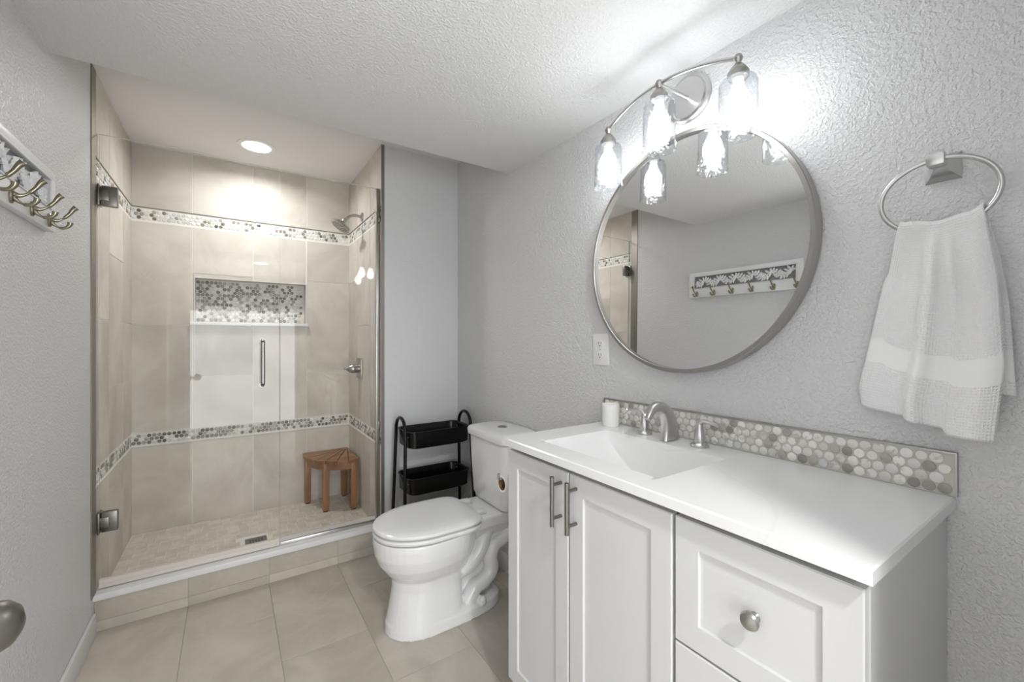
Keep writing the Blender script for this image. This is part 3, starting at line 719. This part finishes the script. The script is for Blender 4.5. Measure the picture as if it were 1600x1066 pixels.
# backsplash
bs = MB(); bx = XR - 0.012; y0, y1, z0, z1 = 0.2035, 1.163, CZ + 0.0005, 1.010
bs.box(bx, XR - 0.001, y0, y1, z0, z1, mi=0, col=(0.5, 0.5, 0.5))
pennies(bs, (bx, 0, 0), (0, 1, 0), (0, 0, 1), (-1, 0, 0), y0 + 0.004, y1 - 0.002, z0 + 0.002, z1 - 0.001, r=0.0108, pitch=0.0236, dark=0.16, mi=1, seed=5, n=18, soft=True)
bso = tag(bs.build('backsplash', ['backsplash_grout', 'penny']), 'low backsplash strip of round marble penny tiles behind the sink', 'backsplash')
m = MB(); m.box(bx - 0.003, XR - 0.0005, y0 - 0.003, y1 + 0.003, z1, z1 + 0.0035); m.box(bx - 0.003, XR - 0.0005, y0 - 0.003, y0, z0, z1); m.box(bx - 0.003, XR - 0.0005, y1, y1 + 0.003, z0, z1)
m.build('edge_trim', 'nickel', bso, label='thin metal edging')
# faucet
fc = thing('faucet', 'satin nickel widespread faucet with arched spout and two lever handles', 'faucet', (1.165, 0.828, CZ))
m = MB()
path = smooth_path([(1.163, 0.826, CZ + 0.0045), (1.160, 0.826, 0.960), (1.150, 0.826, 0.995), (1.131, 0.826, 1.022), (1.104, 0.826, 1.035), (1.077, 0.826, 1.030), (1.057, 0.826, 1.013), (1.050, 0.826, 1.002)], 5)
rings = []
NN = len(path)
for i, p in enumerate(path):
    d = path[min(i + 1, NN - 1)] - path[max(i - 1, 0)]; d.normalize(); nrm = Vector((-d.z, 0, d.x)); t = i / (NN - 1)
    w1 = 0.029 * (1 - t) ** 1.9 + 0.0095; w2 = 0.0155 - 0.004 * t
    ring = []
    for k in range(16):
        a = 2 * PI * k / 16; c, s_ = math.cos(a), math.sin(a)
        c = math.copysign(abs(c) ** 0.45, c); s_ = math.copysign(abs(s_) ** 0.45, s_)
        ring.append(tuple(p + nrm * w1 * c + Vector((0, 1, 0)) * w2 * s_))
    rings.append(ring)
m.loft(rings); m.build('spout', 'nickel_l', fc, angle=50)
for yy, sg in ((0.728, -1), (0.930, 1)):
    b = Vector((1.168, yy, CZ + 0.0005))
    m = MB(); m.lathe([(0.0255, 0), (0.026, 0.005), (0.022, 0.010), (0.0155, 0.013), (0.0155, 0.030), (0.013, 0.045), (0.0085, 0.062), (0.0075, 0.068)], b, (0, 0, 1), 32)
    hd_ = m.build('handle', 'nickel_l', fc)
    m = MB(); pp = smooth_path([b + Vector((0, 0, 0.060)), b + Vector((0, sg * 0.004, 0.070)), b + Vector((-0.004, sg * 0.018, 0.0775)), b + Vector((-0.010, sg * 0.042, 0.0765)), b + Vector((-0.014, sg * 0.062, 0.0745))], 5)
    rr = [0.0078 - 0.0036 * k / (len(pp) - 1) for k in range(len(pp))]
    m.tube(pp, 0.006, 14, rr=rr); m.lathe([(0.0045, -0.004), (0.0068, -0.001), (0.0068, 0.003), (0.004, 0.005), (0.0003, 0.006)], pp[-1], (pp[-1] - pp[-3]), 16)
    m.build('lever', 'nickel_l', hd_)
m = MB(); m.tube([(1.19, 0.826, 0.96), (1.19, 0.826, 0.985)], 0.003, 8); m.lathe([(0.005, 0), (0.005, 0.006), (0.001, 0.009)], (1.19, 0.826, 0.985), (0, 0, 1), 12); m.tube([(1.165, 0.826, 0.962), (1.19, 0.826, 0.962)], 0.003, 8)
m.build('drain_rod', 'nickel_l', fc)
# candle
cn = thing('candle', 'white candle in a frosted tumbler on the far back corner of the countertop', 'candle', (1.172, 1.085, CZ))
m = MB(); c0 = (1.172, 1.085, CZ + 0.0005)
m.lathe([(0.0, 0), (0.0285, 0.0), (0.0300, 0.004), (0.0325, 0.080), (0.0315, 0.081), (0.0305, 0.080), (0.0290, 0.064), (0.0003, 0.064)], c0, (0, 0, 1), 40, cap=False); m.build('cup', 'frost', cn)
m = MB(); m.lathe([(0.0288, 0.062), (0.0288, 0.0655), (0.0003, 0.0655)], c0, (0, 0, 1), 32); m.tube([(1.172, 1.085, CZ + 0.066), (1.173, 1.085, CZ + 0.073)], 0.001, 6); m.build('wax', 'wax', cn)

# ------------------------------------------------------------------ toilet paper on the far side of the vanity
tp = thing('toilet_paper_holder', 'small chrome toilet paper holder arm on the far side of the vanity', 'paper holder', (0.80, VY1, 0.755))
m = MB(); yh = 1.222
m.tube(smooth_path([(0.865, VY1 + 0.001, 0.775), (0.855, VY1 + 0.03, 0.775), (0.845, yh, 0.768), (0.82, yh, 0.762), (0.775, yh, 0.760), (0.768, yh, 0.768), (0.768, yh, 0.782)], 5), 0.0045, 10)
m.lathe([(0.016, 0), (0.016, 0.004)], (0.865, VY1 + 0.0005, 0.775), (0, 1, 0), 20); m.build('arm', 'nickel', tp)
rl = thing('toilet_paper_roll', 'nearly empty white toilet paper roll with brown core beside the vanity', 'toilet paper', (0.83, yh, 0.745))
m = MB(); m.lathe([(0.0215, 0), (0.0275, 0), (0.0275, 0.098), (0.0215, 0.098)], (0.781, yh, 0.7435), (1, 0, 0), 36, cap=False); m.build('paper', 'paper', rl)
m = MB(); m.lathe([(0.0200, 0), (0.0215, 0), (0.0215, 0.098), (0.0200, 0.098), (0.0200, 0)], (0.7805, yh, 0.7435), (1, 0, 0), 36, cap=False); m.build('core', 'card', rl, label='brown cardboard core')

# ------------------------------------------------------------------ WALL THINGS, right wall
# mirror, leaning forward a little on its hook
mr = thing('round_mirror', 'large round wall mirror with slim brushed metal frame above the sink', 'mirror', (XR - 0.018, 0.822, 1.521))
RM = 0.386; o = Vector((0, 0, 0))
def mbuild(mb, name, mat_, lab=None):
    ob = mb.build(name, mat_, None, lab); ob.parent = mr; return ob
m = MB(); m.lathe([(RM - 0.020, 0.0), (RM, 0.0), (RM, 0.034), (RM - 0.002, 0.036), (RM - 0.012, 0.036), (RM - 0.0135, 0.034), (RM - 0.0135, 0.022), (RM - 0.020, 0.022)], (0.014, 0, 0), (-1, 0, 0), 128, cap=False); mbuild(m, 'frame', 'nickel')
m = MB(); m.lathe([(RM - 0.013, 0.018), (RM - 0.013, 0.024), (0.0005, 0.024)], (0.014, 0, 0), (-1, 0, 0), 128); mbuild(m, 'mirror_glass', 'mirror')
mr.rotation_euler = (0, R(0.45), R(-0.3))
# outlet
ol = thing('wall_outlet', 'white duplex electrical outlet left of the round mirror', 'outlet', (XR, 1.192, 1.203))
m = MB(); m.box(XR - 0.006, XR + 0.001, 1.192 - 0.042, 1.192 + 0.042, 1.203 - 0.063, 1.203 + 0.063, bev=0.003); m.build('cover_plate', 'plastic', ol)
for zz in (1.226, 1.180):
    m = MB(); m.lathe([(0.0175, 0), (0.0175, 0.003), (0.0165, 0.0035)], (XR - 0.0055, 1.192, zz), (-1, 0, 0), 28, sx=0.85)
    for dy in (-0.0065, 0.0065): m.box(XR - 0.0095, XR - 0.0088, 1.192 + dy - 0.001, 1.192 + dy + 0.001, zz - 0.001, zz + 0.008, mi=1)
    m.lathe([(0.0025, 0), (0.0025, 0.0006)], (XR - 0.0089, 1.192, zz - 0.008), (-1, 0, 0), 10, mi=1)
    m.build('socket', ['plastic', 'slot'], ol)
m = MB(); m.lathe([(0.003, 0), (0.002, 0.001)], (XR - 0.006, 1.192, 1.203), (-1, 0, 0), 12); m.build('screw', 'nickel_l', ol)
# towel ring
tr_ = thing('towel_ring', 'brushed nickel towel ring with square wall mount above the vanity end', 'towel ring', (XR, 0.222, 1.60))
m = MB()
def sqr(x, h, hy=None): hy = hy or h; return [(x, 0.222 - hy, 1.60 - h), (x, 0.222 + hy, 1.60 - h), (x, 0.222 + hy, 1.60 + h), (x, 0.222 - hy, 1.60 + h)]
m.loft([sqr(XR, 0.027), sqr(XR - 0.006, 0.027), sqr(XR - 0.010, 0.023), sqr(XR - 0.012, 0.020), sqr(XR - 0.035, 0.009), sqr(XR - 0.050, 0.008)])
m.box(XR - 0.072, XR - 0.046, 0.222 - 0.014, 0.222 + 0.014, 1.591, 1.617, bev=0.004); m.build('wall_mount', 'nickel_l', tr_)
RX = XR - 0.060
m = MB(); pts = [(RX, 0.222 + 0.086 * math.cos(2 * PI * k / 72), 1.533 + 0.0725 * math.sin(2 * PI * k / 72)) for k in range(72)]
m.tube(pts, 0.0047, 12, closed=True); m.build('ring', 'nickel_l', tr_)

# towel
def towel_mat():
    m = mat('white_waffle_cotton', (0.88, 0.88, 0.88), 0.95, spec=0.15)
    t, n, l, b = nt(m)
    b.inputs['Sheen Weight'].default_value = 0.3
    uv = n.new('ShaderNodeUVMap'); sp = n.new('ShaderNodeSeparateXYZ'); l.new(uv.outputs[0], sp.inputs[0])
    def sn(out, k):
        a = n.new('ShaderNodeMath'); a.operation = 'MULTIPLY'; l.new(out, a.inputs[0]); a.inputs[1].default_value = k
        s_ = n.new('ShaderNodeMath'); s_.operation = 'SINE'; l.new(a.outputs[0], s_.inputs[0]); return s_.outputs[0]
    a, c = sn(sp.outputs[0], 2 * PI / 0.0052), sn(sp.outputs[1], 2 * PI / 0.0052)
    mx = n.new('ShaderNodeMath'); mx.operation = 'MAXIMUM'; l.new(a, mx.inputs[0]); l.new(c, mx.inputs[1])
    # plain woven band near the hem: v between two values
    g1 = n.new('ShaderNodeMath'); g1.operation = 'GREATER_THAN'; l.new(sp.outputs[1], g1.inputs[0]); g1.inputs[1].default_value = 0.262
    g2 = n.new('ShaderNodeMath'); g2.operation = 'LESS_THAN'; l.new(sp.outputs[1], g2.inputs[0]); g2.inputs[1].default_value = 0.308
    g = n.new('ShaderNodeMath'); g.operation = 'MULTIPLY'; l.new(g1.outputs[0], g.inputs[0]); l.new(g2.outputs[0], g.inputs[1])
    inv = n.new('ShaderNodeMath'); inv.operation = 'SUBTRACT'; inv.inputs[0].default_value = 1; l.new(g.outputs[0], inv.inputs[1])
    ht = n.new('ShaderNodeMath'); ht.operation = 'MULTIPLY'; l.new(mx.outputs[0], ht.inputs[0]); l.new(inv.outputs[0], ht.inputs[1])
    h2 = n.new('ShaderNodeMath'); h2.operation = 'MULTIPLY_ADD'; l.new(inv.outputs[0], h2.inputs[0]); h2.inputs[1].default_value = 1.2; l.new(ht.outputs[0], h2.inputs[2])
    bp = n.new('ShaderNodeBump'); bp.inputs['Distance'].default_value = 0.0012; bp.inputs['Strength'].default_value = 0.6
    l.new(h2.outputs[0], bp.inputs['Height']); l.new(bp.outputs[0], b.inputs['Normal'])
    return m
M['towel'] = towel_mat()
def interp(tab, t):
    for (a, va_), (b, vb) in zip(tab[:-1], tab[1:]):
        if t <= b:
            k = (t - a) / (b - a); k = k * k * (3 - 2 * k) if False else k; return va_ + (vb - va_) * k
    return tab[-1][1]
def towel_sheet(bmv, ztop, left, right, zbot, xf, flip, ns=64, nl=90, vmax=0.40):
    """left/right: y of the edges by t, zbot(s): bottom height, xf(s,t): wall distance position"""
    grid = []
    for j in range(nl + 1):
        t = j / nl; row = []
        for i in range(ns + 1):
            s = i / ns; yl, yr = interp(left, t), interp(right, t)
            y = yl + (yr - yl) * s; zt_ = ztop(y); z = zt_ + (zbot(s) - zt_) * t
            row.append((xf(s, t), y, z, s * 0.26, t * vmax))
        grid.append(row)
    return grid
def ring_z(y):
    d = max(-1, min(1, (y - 0.222) / 0.086)); return 1.533 - 0.0725 * math.sqrt(max(0.0, 1 - d * d)) 
def ztop(y): return max(ring_z(y) + 0.0095, 1.478 + 0.004 * math.sin((y - 0.157) * 75))
lf = [(0, 0.276), (0.12, 0.288), (0.4, 0.312), (0.7, 0.338), (0.9, 0.356), (1, 0.350)]
rt = [(0, 0.157), (0.1, 0.153), (0.35, 0.140), (0.7, 0.132), (1, 0.144)]
def zb(s):
    if s < 0.40: return 1.092 - 0.012 * s / 0.40
    if s < 0.68: return 1.078 - 0.010 * (s - 0.40) / 0.28
    k = min(1, (s - 0.68) / 0.02); return 1.068 - 0.012 * k - 0.004 * (s - 0.68)
def xfront(s, t):
    top = RX - 0.0075
    g = min(1, t * 3.5); base = top - 0.006 * g
    step = 1 / (1 + math.exp(-(s - 0.385) / 0.012)); x = base + 0.036 * g * (1 - step)      # left third falls back behind the middle fold
    x -= 0.018 * g * math.exp(-((s - 0.47) / 0.06) ** 2) * (0.5 + 0.5 * t)
    x += 0.010 * g * math.exp(-((s - 0.40) / 0.05) ** 2) * (1 - 0.5 * t)
    x -= 0.008 * g * math.exp(-((s - 0.62 - 0.12 * t) / 0.05) ** 2) * math.exp(-((t - 0.25) / 0.25) ** 2)                   # rounded leading edge of the fold
    x += 0.007 * g * math.sin(s * 9 + 1.4 + t * 1.2) * (0.4 + 0.6 * t)
    x += 0.012 * g * max(0, (s - 0.85) / 0.15) ** 2
    x += 0.010 * g * max(0, (0.06 - s) / 0.06) ** 2
    x += 0.004 * math.sin(t * 9 + s * 5) * g * (1 - t)
    return x
lb = [(0, 0.276), (0.5, 0.30), (1, 0.315)]; rb = [(0, 0.157), (0.3, 0.142), (0.6, 0.130), (1, 0.122)]
def xback(s, t): return RX + 0.0075 + 0.020 * min(1, t * 3) + 0.006 * math.sin(s * 12 + 0.7)*min(1, t * 3)
gf = towel_sheet(None, ztop, lf, rt, zb, xfront, 1)
gb = towel_sheet(None, ztop, lb, rb, lambda s: 1.150 - 0.010 * s, xback, 0, vmax=0.33)
rows = [list(reversed(gb))[k] for k in range(len(gb))][:-1]
mid = []
for k in range(1, 6):   # the bend over the ring
    a = PI * k / 6; row = []
    for i in range(65):
        f, b_ = gf[0][i], gb[0][i]; xm = (f[0] + b_[0]) / 2; r_ = (b_[0] - f[0]) / 2
        row.append((xm + r_ * math.cos(a), f[1], f[2] + r_ * math.sin(a) * 0.7, f[3], 0))
    mid.append(row)
rows = rows + [gb[0]] + mid + gf
bm = bmesh.new(); uvl = bm.loops.layers.uv.new('UVMap'); V_ = [[bm.verts.new(p[:3]) for p in r] for r in rows]
for j in range(len(rows) - 1):
    for i in range(64):
        f = bm.faces.new((V_[j][i], V_[j][i + 1], V_[j + 1][i + 1], V_[j + 1][i])); f.smooth = True
        for lp, (jj, ii) in zip(f.loops, ((j, i), (j, i + 1), (j + 1, i + 1), (j + 1, i))): lp[uvl].uv = rows[jj][ii][3:5]
bmesh.ops.recalc_face_normals(bm, faces=bm.faces)
me = bpy.data.meshes.new('hand_towel'); bm.to_mesh(me); bm.free(); me.materials.append(M['towel'])
tw = bpy.data.objects.new('hand_towel', me); C.objects.link(tw)
sl = tw.modifiers.new('thick', 'SOLIDIFY'); sl.thickness = 0.0045; sl.offset = 0
tag(tw, 'white waffle-weave hand towel draped over the nickel towel ring', 'towel')

# ------------------------------------------------------------------ VANITY LIGHT
vl = thing('vanity_light', 'three-bulb nickel wall light with glass shades above the round mirror', 'wall lamp', (XR, 0.80, 2.02))
m = MB(); m.lathe([(0.076, 0), (0.076, 0.006), (0.070, 0.012), (0.066, 0.013), (0.062, 0.020), (0.0005, 0.021)], (XR, 0.805, 2.020), (-1, 0, 0), 48); m.build('wall_plate', 'nickel_l', vl)
E1, E2, MD = Vector((1.09, 0.572, 1.968)), Vector((1.09, 1.020, 1.972)), Vector((1.070, 0.796, 2.008))
m = MB()
bar = []
for k in range(41):
    t = -1 + 2 * k / 40; bar.append(Vector((1.09 - 0.022 * (1 - t * t), 0.796 - 0.224 * t, 1.970 + 0.040 * (1 - t * t))))
m.tube(bar, 0.0055, 12)
m.build('bar', 'nickel_l', vl)
m = MB()
for dy in (0.0,): m.tube([(XR - 0.018, 0.800 + dy, 2.018), (1.066, 0.798 + dy, 2.010)], 0.0055, 10)
m.build('arm', 'nickel_l', vl)
for p in (Vector((1.09, 0.572, 1.970)), Vector((1.068, 0.796, 2.010)), Vector((1.09, 1.020, 1.970))):
    zt_ = p.z
    m = MB(); m.lathe([(0.001, 0.012), (0.008, 0.009), (0.0118, 0.0), (0.008, -0.009), (0.006, -0.013), (0.010, -0.015), (0.0175, -0.024), (0.0215, -0.030), (0.0225, -0.034), (0.026, -0.037), (0.026, -0.050), (0.024, -0.052), (0.0005, -0.052)], (p.x, p.y, zt_), (0, 0, 1), 30)
    so = m.build('socket', 'nickel', vl)
    m = MB(); g = [(0.020, -0.0520), (0.034, -0.053), (0.0420, -0.058), (0.0460, -0.068), (0.0470, -0.120), (0.0485, -0.196), (0.0490, -0.200)]
    gi = [(r - 0.0022, z) for r, z in reversed(g)]
    m.lathe(g + gi, (p.x, p.y, zt_), (0, 0, 1), 44, cap=False); m.build('glass_shade', 'shade', vl)
    m = MB(); m.lathe([(0.0005, -0.166), (0.015, -0.163), (0.027, -0.151), (0.032, -0.133), (0.030, -0.110), (0.022, -0.090), (0.0145, -0.078), (0.0140, -0.068)], (p.x, p.y, zt_), (0, 0, 1), 28)
    m.build('bulb', 'bulb', so, label='lit frosted bulb')
    m = MB(); m.lathe([(0.0135, -0.068), (0.0135, -0.052)], (p.x, p.y, zt_), (0, 0, 1), 20); m.build('bulb_collar', 'plastic', so)

# ------------------------------------------------------------------ HOOK RACK on the left wall
hr = thing('hook_rack', 'white carved wooden wall rack with a row of bronze double hooks', 'coat rack', (XL, 1.50, 1.67))
X0, X1 = XL, XL + 0.022; ya, yb, za, zb_ = 1.135, 1.895, 1.578, 1.762
ia, ib, ja, jb = ya + 0.035, yb - 0.035, 1.642, 1.735
m = MB()
m.box(X0, X1, ya, yb, jb, zb_, bev=0.003); m.box(X0, X1, ya, yb, za, ja, bev=0.003); m.box(X0, X1, ya, ia, ja - 0.004, jb + 0.004, bev=0.002); m.box(X0, X1, ib, yb, ja - 0.004, jb + 0.004, bev=0.002)
for (a, b, c, d) in ((ia, ib, jb - 0.004, jb), (ia, ib, ja, ja + 0.004), (ia, ia + 0.004, ja, jb), (ib - 0.004, ib, ja, jb)): m.box(X1 - 0.004, X1 + 0.003, a, b, c, d, bev=0.001)
m.build('board', 'carved', hr)
m = MB(); m.box(X0 + 0.001, X0 + 0.004, ia - 0.002, ib + 0.002, ja - 0.002, jb + 0.002); m.build('backing', 'carved_back', hr, label='grey backing seen through the carving')
# carved foliage: S scrolls with leaves
m = MB(); rnd = random.Random(2)
def leaf(mb, y, z, ang, ln, wd, x=X0 + 0.012):
    rings = []
    for k in range(7):
        t = k / 6; r_ = wd * math.sin(PI * min(0.97, max(0.03, t))) ** 0.8; bend = 0.25 * ln * t * t
        c_ = Vector((0, math.cos(ang) * ln * t - math.sin(ang) * bend, math.sin(ang) * ln * t + math.cos(ang) * bend))
        n_ = Vector((0, -math.sin(ang), math.cos(ang))); p = Vector((x, y, z)) + c_
        rings.append([tuple(p + n_ * r_), tuple(p + Vector((0.006, 0, 0)) + n_ * r_ * 0.25), tuple(p + n_ * -r_), tuple(p - Vector((0.006, 0, 0)))])
    mb.loft(rings)
zc = (ja + jb) / 2; hh = (jb - ja) / 2 - 0.006
yy = ia + 0.01; wave = []
while yy < ib - 0.005: wave.append((X0 + 0.011, yy, zc + hh * 0.55 * math.sin((yy - ia) * 2 * PI / 0.115))); yy += 0.006
m.tube(wave, 0.004, 8)
k = 0; yy = ia + 0.012
while yy < ib - 0.02:
    ph = (yy - ia) * 2 * PI / 0.115; zz = zc + hh * 0.55 * math.sin(ph)
    for sgn in (1, -1):
        an = math.atan2(math.cos(ph) * 1.2, 1) + sgn * (0.9 + 0.3 * rnd.random())
        L_ = 0.027 + 0.008 * rnd.random()
        zend = zz + math.sin(an) * L_
        if zend > zc + hh or zend < zc - hh: L_ *= 0.6
        leaf(m, yy, zz, an, L_, 0.0075 + 0.002 * rnd.random())
    yy += 0.0125; k += 1
m.build('carving', 'carved', hr, angle=20)
h0 = None
def hook_mesh():
    m = MB()
    m.lathe([(0.013, 0), (0.0135, 0.004), (0.0105, 0.007), (0.006, 0.008)], (0, 0, -0.004), (1, 0, 0), 22, sx=1.55, sy=0.85)
    n_ = 31
    m.tube(smooth_path([(0.005, 0, 0.000), (0.016, 0, -0.003), (0.030, 0, 0.004), (0.044, 0, 0.020), (0.053, 0, 0.036), (0.060, 0, 0.044)], 6), 0.005, 12,
           rr=[(0.0049 + 0.0022 * math.cos(PI * min(1, k / 14)) * (k < 14) + (0.0035 * max(0, (k - 18) / 12))) for k in range(n_)])
    m.tube(smooth_path([(0.005, 0, -0.008), (0.013, 0, -0.017), (0.025, 0, -0.024), (0.037, 0, -0.022), (0.045, 0, -0.013), (0.047, 0, -0.005)], 6), 0.005, 12,
           rr=[(0.0044 + 0.0018 * math.cos(PI * min(1, k / 12)) * (k < 12) + (0.0032 * max(0, (k - 18) / 12))) for k in range(n_)])
    return m
hp = hook_mesh().build('hook', 'brass', None); hp.parent = hr
for i in range(6):
    h = hp if i == 0 else hp.copy()
    if i: C.objects.link(h); h.parent = hr
    h.location = Vector((X1, 1.832 - 0.134 * i, 1.608)) - hr.location
